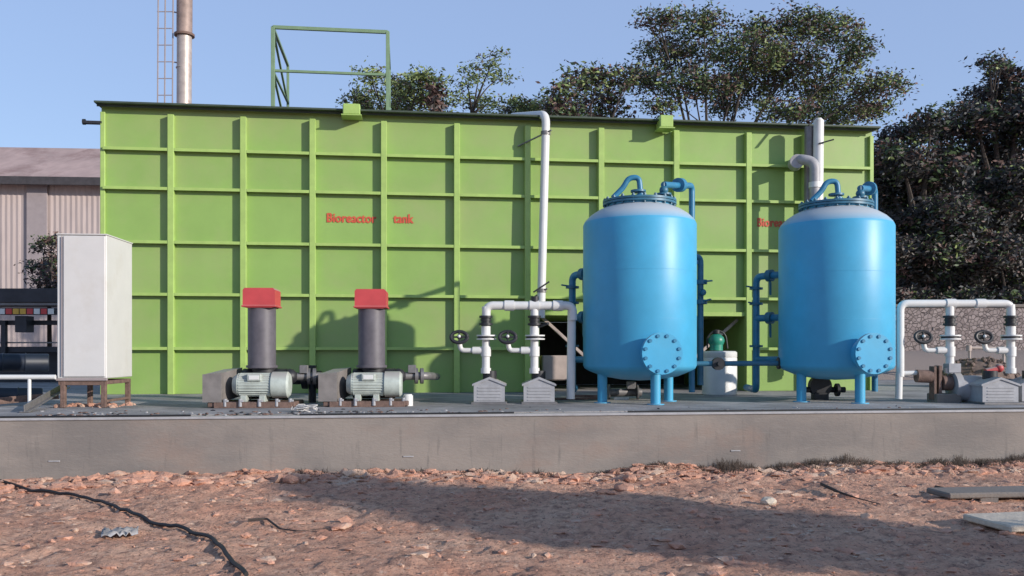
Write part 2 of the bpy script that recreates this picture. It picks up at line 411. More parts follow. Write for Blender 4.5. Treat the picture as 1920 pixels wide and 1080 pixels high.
for i, z in enumerate(rows):
    b = mb(); segs = [0]+cx+[TL]
    for a, c in zip(segs, segs[1:]):
        if i == 4 and a >= xa-.3 and c <= xb+.1: continue
        b.box(((a+c)/2, -.05, z), (c-a-2*sw-.004, .10, .012), bev=.002)     # angle iron: flat leg
        b.box(((a+c)/2, -.102, z-.018), (c-a-2*sw-.004, .008, .048), bev=.002)
    b.build('horizontal_rib', M['green_trim'], tank)
for x in cx:
    b = mb(); z0 = zo if xa-.3 < x < xb-.05 else .0
    if x == cx[5]: z0 = 0
    b.box((x, -.056, (z0+ZT-.12)/2), (sw*2, .114, ZT-.12-z0), bev=.006)
    b.build('vertical_rib', M['green_trim'], tank)
b = mb(); b.box((.035, -.03, (ZT-.1)/2), (.07, .06, ZT-.1), bev=.006); b.box((TL-.035, -.03, (ZT-.1)/2), (.07, .06, ZT-.1), bev=.006); b.build('corner_angle', M['green_trim'], tank)
b = mb(); b.box((TL/2, TDP/2-.1, ZT+.012), (TL+.08, TDP+.25, .03), bev=.003); b.box((TL/2, -.12, ZT-.02), (TL+.06, .012, .035), bev=.002)
b.build('top_rim', M['green_dark'], tank)
b = mb(); b.box(((xa+xb)/2, -.03, zo+.03), (xb-xa, .06, .07), bev=.004); b.build('bottom_beam', M['green_trim'], tank)
# open bay below the raised middle: sloped hopper, braces, pale panel behind
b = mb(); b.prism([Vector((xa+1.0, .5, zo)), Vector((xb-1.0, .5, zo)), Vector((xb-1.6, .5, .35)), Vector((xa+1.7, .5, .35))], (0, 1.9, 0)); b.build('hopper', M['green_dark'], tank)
b = mb(); b.bar((xa+.05, .15, zo-.02), (xa+.95, .15, .45), .05); b.bar((xb-.05, .2, zo-.05), (xb-.9, .2, .5), .05); b.build('brace', M['beige'], tank)
b = mb(); b.box(((xa+xb)/2, TDP-.1, zo/2), (xb-xa-.01, .05, zo-.01)); b.build('back_plate', M['shade'], tank)  # dark sheet, the deep shade of the bay put into its colour
b = mb(); b.box((xa+.35, .35, .40), (.55, .3, .42), bev=.02); b.build('valve_box', M['beige'], tank)
# inspection boxes and left bracket
for px, py, w, h in ((661, 214, .27, .17), (1240, 236, .22, .20)):
    X = tx(px); D = tD(px); z = CAMZ+(HZ-py)/F*D-SL
    b = mb(); b.box((X, -.19, z), (w, .26, h), bev=.012); b.box((X, -.19, z-h/2-.012), (w+.05, .3, .02), bev=.004)
    b.build('inspection_box', M['green_trim'], tank)
b = mb(); b.box((-.12, -.02, CAMZ+(HZ-231)/F*DL-SL), (.30, .08, .045)); b.cyl((-.27, -.02, 4.26), (-.23, -.02, 4.26), .045, m=M['black']); b.build('pipe_stub', M['black'], tank)
# lettering
def put_text(body, pxa, pxb, py):
    X0, X1 = tx(pxa), tx(pxb); D = tD((pxa+pxb)/2)
    o = text_mesh('lettering', body, .205, M['letter'], tank, (X0, -.006, CAMZ+(HZ-py)/F*D-SL), 0)
    w = max(v.co.x for v in o.data.vertices); o.scale = ((X1-X0)/w, 1, 1); return o
put_text('Bioreactor', 612, 706, 417); put_text('tank', 738, 776, 418)
put_text('Bioreactor', 1419, 1499, 425); put_text('tank', 1520, 1558, 426)
tank['label'] = 'long lime green ribbed steel tank with red lettering along the back of the slab'

# cage on the tank roof
X0, X1 = tx(511), tx(727); zc = CAMZ+(HZ-52)/F*tD(511)-5.17
cage = thing('hoist_frame', 'open green angle iron frame standing on the roof of the tank', 'frame', Vector((p0.x, p0.y, 5.197))+TU*X0, TR)
W = X1-X0; dd = 1.9; w = .045
b = mb()
for x in (0, W): b.bar((x, .05, 0), (x, .05, zc), w+.015); b.bar((x, dd, 0), (x, dd, zc-.02), w)
b.build('post', M['green_frame'], cage)
b = mb(); b.bar((0, .05, zc), (W, .05, zc), w, w+.01)
for x in (0, W): b.bar((x, .05, zc-.0), (x, dd, zc-.02), w)
b.build('top_rail', M['green_frame'], cage)
zm = zc*.48
b = mb(); b.bar((0, .05, zm), (W, .05, zm), w-.005)
for x in (0, W): b.bar((x, .05, zm), (x, dd, zm), w-.01)
b.build('middle_rail', M['green_frame'], cage)
b = mb()
b.bar((0, .08, zc-.05), (0, dd-.05, zm), w-.01); b.bar((0, .08, zm-.03), (0, dd-.05, .03), w-.01)
b.bar((W, .08, zm), (W, dd-.05, zc-.05), w-.01)
b.build('brace', M['green_frame'], cage)

# ================================================================ WHITE RISER PIPES ON THE TANK
def seg_pipe(b, pts, r, m=None, fil=None, coup=True):
    b.tube(pts, r, fil=r*2.2 if fil is None else fil, seg=18, m=m)
def lever(b, p, d=(1, -.2, .6), l=.2, m=None):
    p = Vector(p); d = Vector(d).normalized(); b.bar(p, p+d*l, .03, .015, m=m)
D = tD(1020)-.30; base = at(1014, 600, D); rp = thing('riser_pipe', 'tall white plastic pipe climbing the tank front and bending over its rim', 'pipe', (base.x, base.y, base.z)); q = Loc(rp)
b = mb(); r = .068
seg_pipe(b, [q(at(962, 219, D+1.2)), q(at(1024, 215, D)), q(at(1014, 596, D))], r, fil=.17); b.build('pipe', M['pvc'], rp)
b = mb()
for py in (250, 545): 
    p = q(at(1024-(py-215)*.026, py, D)); b.bar(p+Vector((-.45 if py < 300 else -.22, .22, -.16)), p+Vector((.09, -.09, .03)), .03, .02)
    b.cyl(p+Vector((0, 0, -.03)), p+Vector((0, 0, .03)), r+.012)
b.build('clamp_and_post', M['steel'], rp)
# second one behind the right vessel
D = tD(1530)-.45; base = at(1528, 700, D); rp = thing('riser_pipe', 'white plastic pipe rising behind the right blue vessel past the tank rim', 'pipe', base); q = Loc(rp)
b = mb(); seg_pipe(b, [q(at(1535, 226, D)), q(at(1531, 690, D))], .085); b.cyl(q(at(1535, 228, D)), q(at(1535, 222, D)), .085, .05); b.build('pipe', M['pvc'], rp)
b = mb(); p = q(at(1531, 272, D)); b.bar(p+Vector((0, -.1, 0)), p+Vector((.24, -.14, .06)), .035, .02); p = q(at(1524, 226, D)); b.bar(p+Vector((-.12, -.13, -.12)), p+Vector((.14, -.13, .16)), .045, .02)
b.build('bracket', M['black'], rp); b = mb(); b.cyl(q(at(1517, 238, D+.1)), q(at(1514, 690, D+.1)), .075)  # grey pipe put in for the grey band left of the riser
b.build('clamp_and_post', M['steel'], rp)
b = mb(); seg_pipe(b, [q(at(1492, 306, D+.42)), q(at(1496, 298, D-.12)), q(at(1528, 303, D-.24)), q(at(1528, 700, D-.24))], .085, fil=.2); b.cyl(q(at(1490, 308, D+.1)), q(at(1495, 302, D-.15)), .115); b.cyl(q(at(1528, 352, D-.24)), q(at(1528, 342, D-.24)), .10, m=M['pvc'])
b.build('gooseneck', M['pvc_grey'], rp)

# ================================================================ BLUE VESSELS
def vessel(name, label, X, Y, group):
    t = thing(name, label, 'pressure vessel', (X, Y, SL), 0, group)
    Rr = .738; zb = .46; zt = 2.35
    b = mb(); prof = [(0, zb-.17), (.25, zb-.155), (.5, zb-.11), (.66, zb-.045), (.72, zb-.01), (Rr, zb+.03), (Rr, zt-.03), (Rr-.012, zt)]
    b.lathe(prof, seg=72); b.cyl((0, 0, zb+.62), (0, 0, zb+.627), Rr+.0015, seg=72); b.cyl((0, 0, zt-.66), (0, 0, zt-.653), Rr+.0015, seg=72)
    b.build('shell', M['blue'], t, ang=50)
    b = mb(); b.lathe([(Rr-.012, zt), (.71, zt+.03), (.64, zt+.10), (.54, zt+.165), (.45, zt+.205), (.43, zt+.215), (.43, zt+.25)], seg=72); b.build('dome', M['blue'], t, ang=50)
    b = mb(); b.cyl((0, 0, zt+.235), (0, 0, zt+.262), .48, seg=48); b.cyl((0, 0, zt+.27), (0, 0, zt+.297), .48, seg=48); b.lathe([(.42, zt+.297), (.3, zt+.315), (0, zt+.33)], seg=36)
    b.build('top_flange', M['blue_dark'], t)
    for k in range(20):
        a = 2*math.pi*k/20; x, y = .455*math.cos(a), .455*math.sin(a)
        if k == 0: bb = mb()
        bb.cyl((x, y, zt+.21), (x, y, zt+.33), .014, seg=8); bb.cyl((x, y, zt+.295), (x, y, zt+.315), .024, seg=6)
    bb.build('bolts', M['blue_dark'], t, keep=True)
    # legs
    for lx, ly in ((-.5, -.12), (.13, -.50), (.43, .28)):
        b = mb(); b.cyl((lx, ly, .01), (lx, ly, .48), .063, seg=20); b.cyl((lx, ly, 0), (lx, ly, .014), .11, seg=20); b.build('leg', M['blue'], t)
    # manhole with bolted cover
    th = R(9); dr = Vector((math.sin(th), -math.cos(th), 0)); c = dr*(Rr-.03)+Vector((0, 0, .645)); cp = dr*(Rr+.16)+Vector((0, 0, .645))
    b = mb(); b.cyl(c, cp, .195, seg=36); b.build('manhole_neck', M['blue'], t)
    b = mb(); b.cyl(cp-dr*.03, cp, .255, seg=40); b.cyl(cp+dr*.006, cp+dr*.035, .255, seg=40); mh = b.build('manhole_cover', M['blue'], t)
    b = mb(); b.cyl(cp, cp+dr*.006, .25, seg=40); sx = Vector((dr.y, -dr.x, 0)).normalized()
    for k in range(12):
        a = 2*math.pi*(k+.5)/12; o = sx*math.cos(a)*.218+Vector((0, 0, math.sin(a)*.218)); b.cyl(cp+o-dr*.05, cp+o+dr*.05, .017, seg=8); b.cyl(cp+o+dr*.035, cp+o+dr*.052, .023, seg=6)
    b.build('bolts', M['blue_pipe'], mh, keep=True)
    # top pipework
    z0 = zt+.32
    b = mb(); b.tube([(-.36, -.1, z0), (-.22, -.1, z0+.14), (-.16, -.1, z0+.26), (-.02, -.1, z0+.27), (-.0, -.1, z0+.05)], .036, fil=.09)
    b.cyl((0, -.1, z0-.02), (0, -.1, z0+.05), .055); b.build('vent_pipe', M['blue_pipe'], t)
    b = mb(); b.cyl((-.03, -.1, z0+.075), (-.03, -.1, z0+.1), .1, seg=20); b.cyl((.31, -.05, z0-.01), (.31, -.05, z0+.05), .05)
    b.cyl((.31, -.05, z0+.045), (.31, -.05, z0+.068), .10, seg=20); b.ball((.31, -.05, z0+.11), .06); b.cyl((.31, -.05, z0+.1), (.31, -.05, z0+.21), .016, seg=8)
    b.build('top_valve', M['blue_dark'], t)
    b = mb(); b.tube([(.31, -.05, z0+.18), (.50, .2, z0+.22), (.85, .8, z0+.33), (.85, .8, .1)], .043, fil=.09); b.cyl((.56, .30, z0+.245), (.62, .4, z0+.262), .095); b.cyl((.85, .8, 1.9), (.85, .8, 1.95), .09); b.build('side_pipe', M['blue_pipe'], t)
    # face pipework to the left: header, branches, butterfly valves
    xh = -.82; yh = .90
    b = mb(); b.tube([(-.48, .45, 1.75), (-.62, .62, 1.75), (xh, yh, 1.75), (xh, yh, .12), (xh+.1, yh+.9, .12)], .05, fil=.1); b.tube([(xh, yh, 1.15), (-.48, .45, 1.15)], .05); b.tube([(xh, yh, .56), (-.5, .45, .56)], .045)
    b.build('header_pipe', M['blue_pipe'], t)
    for z, x in ((1.75, -.68), (1.15, -.68)):
        y_ = .70; b = mb(); b.cyl((x-.025, y_+.03, z), (x+.025, y_-.03, z), .085, seg=20); b.cyl((x, y_-.02, z-.26), (x, y_, z), .016, seg=8); b.bar((x, y_-.03, z-.28), (x, y_-.03, z-.1), .04, .02); b.build('valve', M['blue_dark'], t)
    b = mb()
    for z in (1.58, 1.36, .75): b.cyl((xh, yh, z-.015), (xh, yh, z+.015), .095, seg=20)
    b.bar((xh-.16, yh-.06, 1.61), (xh+.06, yh-.02, 1.58), .03, .02); b.bar((xh-.13, yh-.06, 1.38), (xh+.02, yh-.02, 1.36), .03, .02)
    b.build('flanges', M['blue_dark'], t)
    return t
VG = 'blue pressure vessels on the slab'
v1 = vessel('pressure_vessel', 'blue pressure vessel standing beside the white drum, nearer the middle of the slab', gx(1199, 11.65), 11.65, VG)
v2 = copy_tree(v1); v2.location = (gx(1567, 11.9), 11.9, SL); v2['label'] = 'blue pressure vessel at the right end of the green tank, hiding red lettering'
# the left vessel alone shows valves on its far right side
b = mb(); b.tube([(.40, .45, 2.0), (.98, .85, 2.0), (.98, .85, .2)], .045, fil=.08); b.cyl((.98, .85, 1.62), (.98, .85, 1.68), .095); b.cyl((.98, .85, 1.34), (.98, .85, 1.40), .095); b.bar((.98, .8, 1.65), (1.12, .72, 1.66), .04, .02); b.bar((.98, .8, 1.37), (1.10, .72, 1.40), .05, .02); b.ball((1.0, .78, 1.50), .05)
b.build('side_valve', M['blue_dark'], v1)
# link pipe between vessels
D = 12.0; a0 = at(1306, 682, D); lp = thing('connecting_pipe', 'dark blue pipe with round valve running between the two blue vessels', 'pipe', a0); q = Loc(lp)
b = mb(); b.tube([q(at(1290, 682, D)), q(at(1478, 681, D))], .035); b.build('pipe', M['blue_dark'], lp)
b = mb(); p = q(at(1348, 682, D-.06)); b.cyl(p, p+Vector((0, .1, 0)), .085, seg=24); b.cyl(p+Vector((0, -.06, 0)), p, .03); p = q(at(1458, 681, D)); b.cyl(p, p+Vector((.03, 0, 0)), .08); b.build('valve', M['black'], lp)

# ================================================================ WHITE DRUM WITH GREEN STIRRER
D = 13.7; c = at(1349, 740, D); dr = thing('dosing_drum', 'white plastic drum with a green motor on its lid between the blue vessels', 'drum', (c.x, c.y, SL))
b = mb(); b.lathe([(0, 0), (.25, 0), (.265, .02), (.265, .57), (.258, .58), (.265, .59), (.265, .66), (.24, .68), (0, .685)], seg=48); b.build('barrel', M['pvc'], dr)
b = mb(); b.cyl((-.05, 0, .69), (-.05, 0, .78), .10); b.ball((-.05, 0, .84), .13, (1, .9, .9)); b.build('motor', M['teal'], dr)
b = mb(); b.tube([(-.19, -.02, .72), (-.2, -.02, .9), (-.06, -.02, 1.02), (.09, -.02, .95), (.12, -.02, .72)], .014, fil=.1, seg=8); b.cyl((-.05, 0, .95), (-.05, 0, 1.0), .06); b.build('handle', M['black'], dr)

# ================================================================ BLOWERS
def blower(label, px, D, group):
    c = at(px, HZ, D); t = thing('air_blower', label, 'blower', (c.x, c.y, SL), ROT*.5, group)
    b = mb(); b.box((0, .03, .04), (1.02, .62, .06), bev=.01); b.box((.02, -.27, .035), (.9, .06, .07)); b.build('base_frame', M['rust'], t)
    # motor: horizontal, finned
    b = mb(); b.cyl((-.18, -.12, .27), (.22, -.12, .27), .135, seg=32)
    for k in range(26):
        a = 2*math.pi*k/26; b.bar((-.16, -.12+.137*math.cos(a), .27+.137*math.sin(a)), (.2, -.12+.137*math.cos(a), .27+.137*math.sin(a)), .012, .012, bev=0)
    b.cyl((-.24, -.12, .27), (-.18, -.12, .27), .10, .14, seg=32)
    for s in (-.1, .12): b.box((s, -.12, .11), (.07, .26, .08))
    b.build('motor', M['motor'], t)
    b = mb(); b.cyl((.22, -.12, .27), (.40, -.12, .27), .157, seg=36); b.cyl((.40, -.12, .27), (.425, -.12, .27), .157, .13, seg=36); b.build('fan_cowl', M['motor'], t)
    b = mb(); b.box((.03, -.23, .36), (.17, .10, .09), bev=.012); b.box((.03, -.283, .36), (.12, .006, .05), m=M['pvc']); b.build('terminal_box', M['motor'], t)
    # belt guard
    b = mb(); b.prism([Vector((-.56, -.30, .07)), Vector((-.34, -.30, .07)), Vector((-.34, -.30, .42)), Vector((-.56, -.30, .40))], (0, .1, 0))
    b.prism([Vector((-.56, -.20, .07)), Vector((-.34, -.20, .07)), Vector((-.34, -.20, .42)), Vector((-.56, -.20, .40))], (.10, .50, .05)); b.build('belt_guard', M['guard'], t)
    # blower head behind and silencer stack with red hood
    b = mb(); b.cyl((-.2, .22, .27), (.32, .22, .27), .19, seg=30); b.cyl((.05, .2, .3), (.05, .2, .5), .15, seg=24); b.ball((.36, .2, .36), .10); b.build('blower_head', M['black'], t)
    b = mb(); b.cyl((.03, .16, .46), (.03, .16, 1.24), .168, seg=40); b.cyl((.03, .16, .47), (.03, .16, .50), .19, seg=40); b.build('silencer', M['duct'], t)
    b = mb(); w, h = .232, .17
    z0 = 1.20; pf = [Vector((-.13, -.02, z0)), Vector((.19, -.02, z0)), Vector((.222, -.02, z0+.035)), Vector((.222, -.02, z0+.215)), Vector((.20, -.02, z0+.24)), Vector((-.14, -.02, z0+.24)), Vector((-.162, -.02, z0+.215)), Vector((-.162, -.02, z0+.035))]
    b.prism(pf, (0, .36, 0)); b.box((.03, .16, z0+.02), (.41, .39, .022)); b.build('rain_hood', M['red'], t)
    b = mb(); b.tube([(.38, .22, .36), (.72, .28, .36), (.78, .9, .34), (.8, 2.2, .3)], .05, fil=.1); b.cyl((.56, .27, .36), (.60, .275, .36), .10); b.cyl((.63, .28, .36), (.67, .285, .36), .10); b.box((.53, .22, .45), (.1, .08, .1)); b.build('discharge_pipe', M['steel'], t)
    b = mb()
    for k, (x, y) in enumerate(((-.3, -.34), (-.12, -.36), (.1, -.35), (.3, -.34), (.45, -.3))):
        b.cyl((x, y+.05, .02), (x, y+.05, .11), .02, seg=8); b.box((x+.015, y+.05, .085), (.045, .04, .025))
    b.build('anchor_bolts', M['pump'], t, keep=True)
    return t

BG = 'air blowers with red rain hoods'
bl1 = blower('blower with tall grey stack under a red hood, nearer the white cabinet', 481, 10.75, BG)
bl2 = copy_tree(bl1); c = at(690, HZ, 10.95); bl2.location = (c.x, c.y, SL); bl2['label'] = 'blower with tall grey stack under a red hood, beside the small white can'
D = 10.9; c = at(765, 740, D); b = mb(); b.cyl((0, 0, 0), (0, 0, .13), .062); b.cyl((0, 0, .13), (0, 0, .145), .05); o = b.build('white_can', M['pvc']); o.location = (c.x, c.y, SL); tag(o, 'small white plastic can standing right of the second blower', 'can')

# ================================================================ PUMP SETS
def gate_valve(t, q, px, D, s=1):
    """hand wheel on a white bent stub, left of the riser at column px"""
    b = mb(); seg_pipe(b, [q(at(px, 657, D)), q(at(px-47, 657, D)), q(at(px-50, 640, D))], .032, fil=.05); b.cyl(q(at(px-25, 657, D)), q(at(px-8, 657, D)), .048); b.build('drain_pipe', M['pvc'], t)
    b = mb(); c = q(at(px-50, 632, D-.1)); 
    ring = [c+Vector((.105*math.cos(a), 0.02*math.sin(a), .072*math.sin(a))) for a in [2*math.pi*k/20 for k in range(21)]]
    b.tube(ring, .024, seg=8); b.bar(c+Vector((-.1, 0, 0)), c+Vector((.1, 0, 0)), .022); b.bar(c+Vector((0, 0, -.07)), c+Vector((0, 0, .07)), .022); b.cyl(c, c+Vector((0, .1, 0)), .03); b.ball(c+Vector((0, -.02, .01)), .022, m=M['pvc']); b.build('hand_wheel', M['black'], t)
def riser(t, q, px, D, ytop=573):
    b = mb(); seg_pipe(b, [q(at(px, ytop, D)), q(at(px, 700, D))], .052); b.cyl(q(at(px, 628, D)), q(at(px, 612, D)), .06); b.cyl(q(at(px, 668, D)), q(at(px, 650, D)), .066); b.cyl(q(at(px, 700, D)), q(at(px, 690, D)), .066); b.build('riser', M['pvc'], t)
    b = mb()
    for y in (594, 600, 608): b.cyl(q(at(px, y+2, D)), q(at(px, y-2, D)), .086 if y != 600 else .07, seg=24)
    b.cyl(q(at(px, 611, D)), q(at(px, 592, D)), .062); b.build('union', M['black'], t)
    b = mb(); b.cyl(q(at(px+1, 630.5, D)), q(at(px+1, 628, D)), .128, seg=28); b.cyl(q(at(px+1, 637, D)), q(at(px+1, 634.5, D)), .128, seg=28, m=M['pvc']); b.cyl(q(at(px, 634.5, D)), q(at(px, 630.5, D)), .11, seg=28, m=M['black']); b.build('flange', M['pvc'], t)
def pump_body(t, q, px, D, w=57):
    zt = CAMZ+(HZ-708)/F*D; c = Vector((gx(px, D), D, 0)); hw = w/F*D/2
    lz = -q(Vector((0, 0, 0))).z
    def P(dx, dy, z): 
        p = q(Vector((c.x+dx, c.y+dy, z))); return p
    # gabled cover facing the camera, running back
    z1 = SL+.01; z2 = SL+.24; z3 = SL+.325
    b = mb(); b.prism([P(-hw, -.2, z1), P(hw, -.2, z1), P(hw, -.2, z2), P(0, -.2, z3), P(-hw, -.2, z2)], (0, .42, 0)); b.build('pump_cover', M['pump'], t)
    b = mb()
    for k in range(5): b.box(P(0, -.203, z1+.04+k*.04), (hw*1.5, .008, .012), bev=.002)
    b.prism([P(-hw-.02, -.215, z2-.01), P(0, -.215, z3-.01), P(hw+.02, -.215, z2-.01), P(hw+.02, -.215, z2+.015), P(0, -.215, z3+.02), P(-hw-.02, -.215, z2+.015)], (0, .445, 0))
    b.build('cover_trim', M['pump'], t)
    b = mb(); b.cyl(P(0, .22, SL+.18), P(0, .62, SL+.18), .12, seg=24); b.cyl(P(0, .05, SL+.28), P(0, .05, SL+.42), .09); b.build('motor', M['black'], t)
    b = mb(); b.box(P(0, 0, SL+.015), (hw*2.3, .62, .03)); b.build('base_plate', M['steel'], t)
D = 11.5
base = Vector((gx(957, D), D, SL)); t = thing('pump_set', 'pair of pumps under one white header pipe, left of the blue vessels', 'pumps', base, 0, 'pump pairs with white headers'); q = Loc(t)
b = mb(); seg_pipe(b, [q(at(912, 600, D)), q(at(912, 573, D)), q(at(1074, 573, D)), q(at(1074, 600, D))], .055, fil=.11); seg_pipe(b, [q(at(1072, 580, D+.05)), q(at(1070, 748, D+.05))], .055)
for x in (955, 1002, 1046): b.cyl(q(at(x-9, 573, D)), q(at(x+9, 573, D)), .068)
b.build('header_pipe', M['pvc'], t)
for px in (911, 1002): riser(t, q, px, D, 575); gate_valve(t, q, px, D)
pump_body(t, q, 918, D); pump_body(t, q, 1010, D)
b = mb(); p = q(at(1002, 545, D+.1))
b.bar(q(at(1000, 548, D)), q(at(1030, 528, D)), .03, .02); b.cyl(q(at(1003, 573, D)), q(at(1003, 556, D)), .05); b.bar(q(at(1012, 612, D)), q(at(1028, 606, D-.1)), .04, .03); b.build('lever', M['black'], t)

D = 11.7
base = Vector((gx(1800, D), D, SL)); t = thing('pump_set', 'pair of pumps under one white header pipe, right of both blue vessels', 'pumps', base, 0, 'pump pairs with white headers'); q = Loc(t)
b = mb(); seg_pipe(b, [q(at(1688, 706, D)), q(at(1688, 569, D)), q(at(1896, 569, D)), q(at(1896, 600, D))], .05, fil=.10); 
for x in (1782, 1838): b.cyl(q(at(x-9, 569, D)), q(at(x+9, 569, D)), .062)
seg_pipe(b, [q(at(1688, 700, D)), q(at(1722, 699, D)), ], .03); seg_pipe(b, [q(at(1686, 700, D)), q(at(1685, 748, D))], .045)
b.build('header_pipe', M['pvc'], t)
for px in (1781, 1895): riser(t, q, px, D, 571); gate_valve(t, q, px, D)
pump_body(t, q, 1860, D-.25, 66); pump_body(t, q, 1935, D-.1, 70)
b = mb(); b.cyl(q(at(1795, 728, D)), q(at(1840, 728, D)), .17, seg=30); b.cyl(q(at(1784, 724, D)), q(at(1796, 724, D)), .19, seg=30); b.box(q(at(1785, 690, D)), (.16, .16, .12)); b.build('pump_casing', M['pump'], t)
b = mb(); b.box(q(at(1749, 718, D)), (.035, .14, .44)); b.box(q(at(1759, 718, D)), (.04, .14, .46)); b.cyl(q(at(1718, 705, D)), q(at(1746, 706, D)), .085, seg=20); b.cyl(q(at(1765, 718, D)), q(at(1782, 718, D)), .1); b.build('coupling', M['rust'], t)
b = mb(); b.box(q(at(1770, 747, D)), (.32, .3, .13), bev=.01); b.build('footing', M['conc'], t)
b = mb(); p = q(at(1862, 693, D+.3)); b.cyl(p+Vector((-.1, 0, -.03)), p+Vector((.1, 0, .02)), .045); b.ball(p+Vector((.08, 0, .02)), .06); b.build('red_valve', M['red'], t)

D = 11.6; b = mb(); b.cyl((-.5, 0, .3), (.55, .05, .3), .06); b.cyl((-.12, 0, .3), (-.06, 0, .3), .12); b.cyl((.06, 0, .3), (.12, 0, .3), .12); b.cyl((.0, .02, .0), (.0, .02, .3), .05); b.box((.0, .02, .42), (.1, .08, .14)); b.cyl((-.35, 0, 0), (-.35, 0, .3), .04); b.cyl((.4, 0, 0), (.4, 0, .3), .04)
o = b.build('air_header', M['black']); o.location = (gx(585, D), D, SL); tag(o, 'black flanged air pipe behind and between the two blowers', 'pipe')
rnd = random.Random(77); b = mb()
for k in range(260):
    px = rnd.choice([rnd.gauss(470, 60), rnd.gauss(690, 60), rnd.uniform(200, 1900), rnd.gauss(180, 60)]); dd_ = abs(rnd.gauss(0, .35))+.12
    x = gx(px, 9.6); p = fl(x)+V*dd_; sz = rnd.uniform(.006, .022); b.ball((p.x, p.y, SL+sz*.3), sz, (rnd.uniform(.7, 2), 1, .6), 1, jit=.3, rnd=rnd, m=rnd.choice([M['pump'], M['rust'], M['rust'], M['black']]))
tag(b.build('slab_gravel', M['pump'], ang=15), 'scattered grit and scraps on the slab top', 'grit', kind='stuff')
# small things under and around the vessels
def small(name, m, label, cat, px, D, fn, z=SL):
    b = mb(); fn(b); o = b.build(name, m); o.location = (gx(px, D), D, z); return tag(o, label, cat)
small('valve_wheel', M['black'], 'black round valve on the slab under the right blue vessel', 'valve', 1540, 12.3, lambda b: (b.cyl((0, 0, .19), (0, .12, .19), .15, seg=28), b.cyl((-.3, .06, .14), (.35, .06, .14), .04), b.box((0, .06, .05), (.2, .15, .1)), b.cyl((.2, .0, .14), (.24, .0, .14), .09)))
small('pipe_fitting', M['steel'], 'dull metal pipe fittings lying under the left blue vessel', 'fitting', 1170, 12.4, lambda b: (b.cyl((-.22, 0, .1), (.25, .1, .1), .06), b.cyl((-.22, 0, .1), (-.2, 0, .1), .11), b.box((.1, 0, .2), (.12, .1, .1)), b.cyl((.18, 0, .1), (.2, 0, .1), .10), b.box((-.05, -.1, .02), (.2, .05, .04), m=M['pvc'])))
small('steel_bar', M['rust'], 'rusty flat bar lying on the slab behind the left pump pair', 'bar', 1085, 12.3, lambda b: (b.box((0, 0, .02), (.7, .07, .03), Matrix.Rotation(.3, 3, 'Z')), b.box((.1, .1, .05), (.5, .05, .03), Matrix.Rotation(-.2, 3, 'Z'))))
small('wire_bundle', M['tarn'], 'tangled pale wire on the slab edge between the two blowers', 'wire', 572, 9.75, lambda b: [b.tube([(random.Random(i).uniform(-.16, .16), random.Random(i+9).uniform(-.06, .06), random.Random(i+5).uniform(0, .09)) for i in range(j, j+5)], .006, fil=.04, seg=6) for j in range(0, 30, 4)])

# ================================================================ CABINET
D = 10.45; c = at(107, HZ, D); cab = thing('control_cabinet', 'tall white metal cabinet on a rusty steel stand at the left end', 'cabinet', (c.x, c.y, SL), ROT*.6)
w = .565; dp = .86; z0 = .35; z1 = 2.05
b = mb(); b.box((w/2, dp/2, (z0+z1)/2), (w, dp, z1-z0), bev=.008); b.prism([Vector((-.0, -.02, z1-.004)), Vector((w+.01, -.02, z1-.004)), Vector((w+.01, -.02, z1+.008)), Vector((0, -.02, z1+.008))], (0, dp+.02, 0)); b.build('body', M['white'], cab)
b = mb(); b.box((w/2+.035, -.012, (z0+z1)/2), (w-.09, .022, z1-z0-.04), bev=.006); b.build('door', M['white'], cab)
b = mb(); b.box((.06, -.016, (z0+z1)/2), (.009, .012, z1-z0-.05)); b.box((w/2, .0, z0-.012), (w+.02, .03, .03)); b.build('door_seam', M['seam'], cab)
b = mb()
for y in (.03, dp-.04):
    for x in (.06, w-.04): b.box((x, y, z0/2-.01), (.055, .055, z0-.03))
b.box((w/2, .03, z0-.055), (w-.02, .05, .05)); b.box((w-.03, dp/2, z0-.05), (.05, dp-.1, .045)); b.box((w/2, dp-.04, z0-.05), (w-.02, .05, .05)); b.box((.06, dp/2, z0-.05), (.05, dp-.1, .045))
b.box((w-.03, dp/2, .08), (.03, dp-.1, .03)); b.build('stand', M['rust'], cab)
rnd = random.Random(31)
b = mb()
for k in range(60): 
    s = rnd.uniform(.012, .045); b.ball((rnd.uniform(-.25, .5), rnd.uniform(-.2, .35), s*.4), s, (1.2, 1, .7), 1, jit=.3, rnd=rnd)
o = b.build('rubble', M['clod'], ang=15); o.location = (gx(150, 10.7), 10.7, SL); tag(o, 'reddish broken rubble lying under the cabinet stand', 'rubble', kind='stuff')
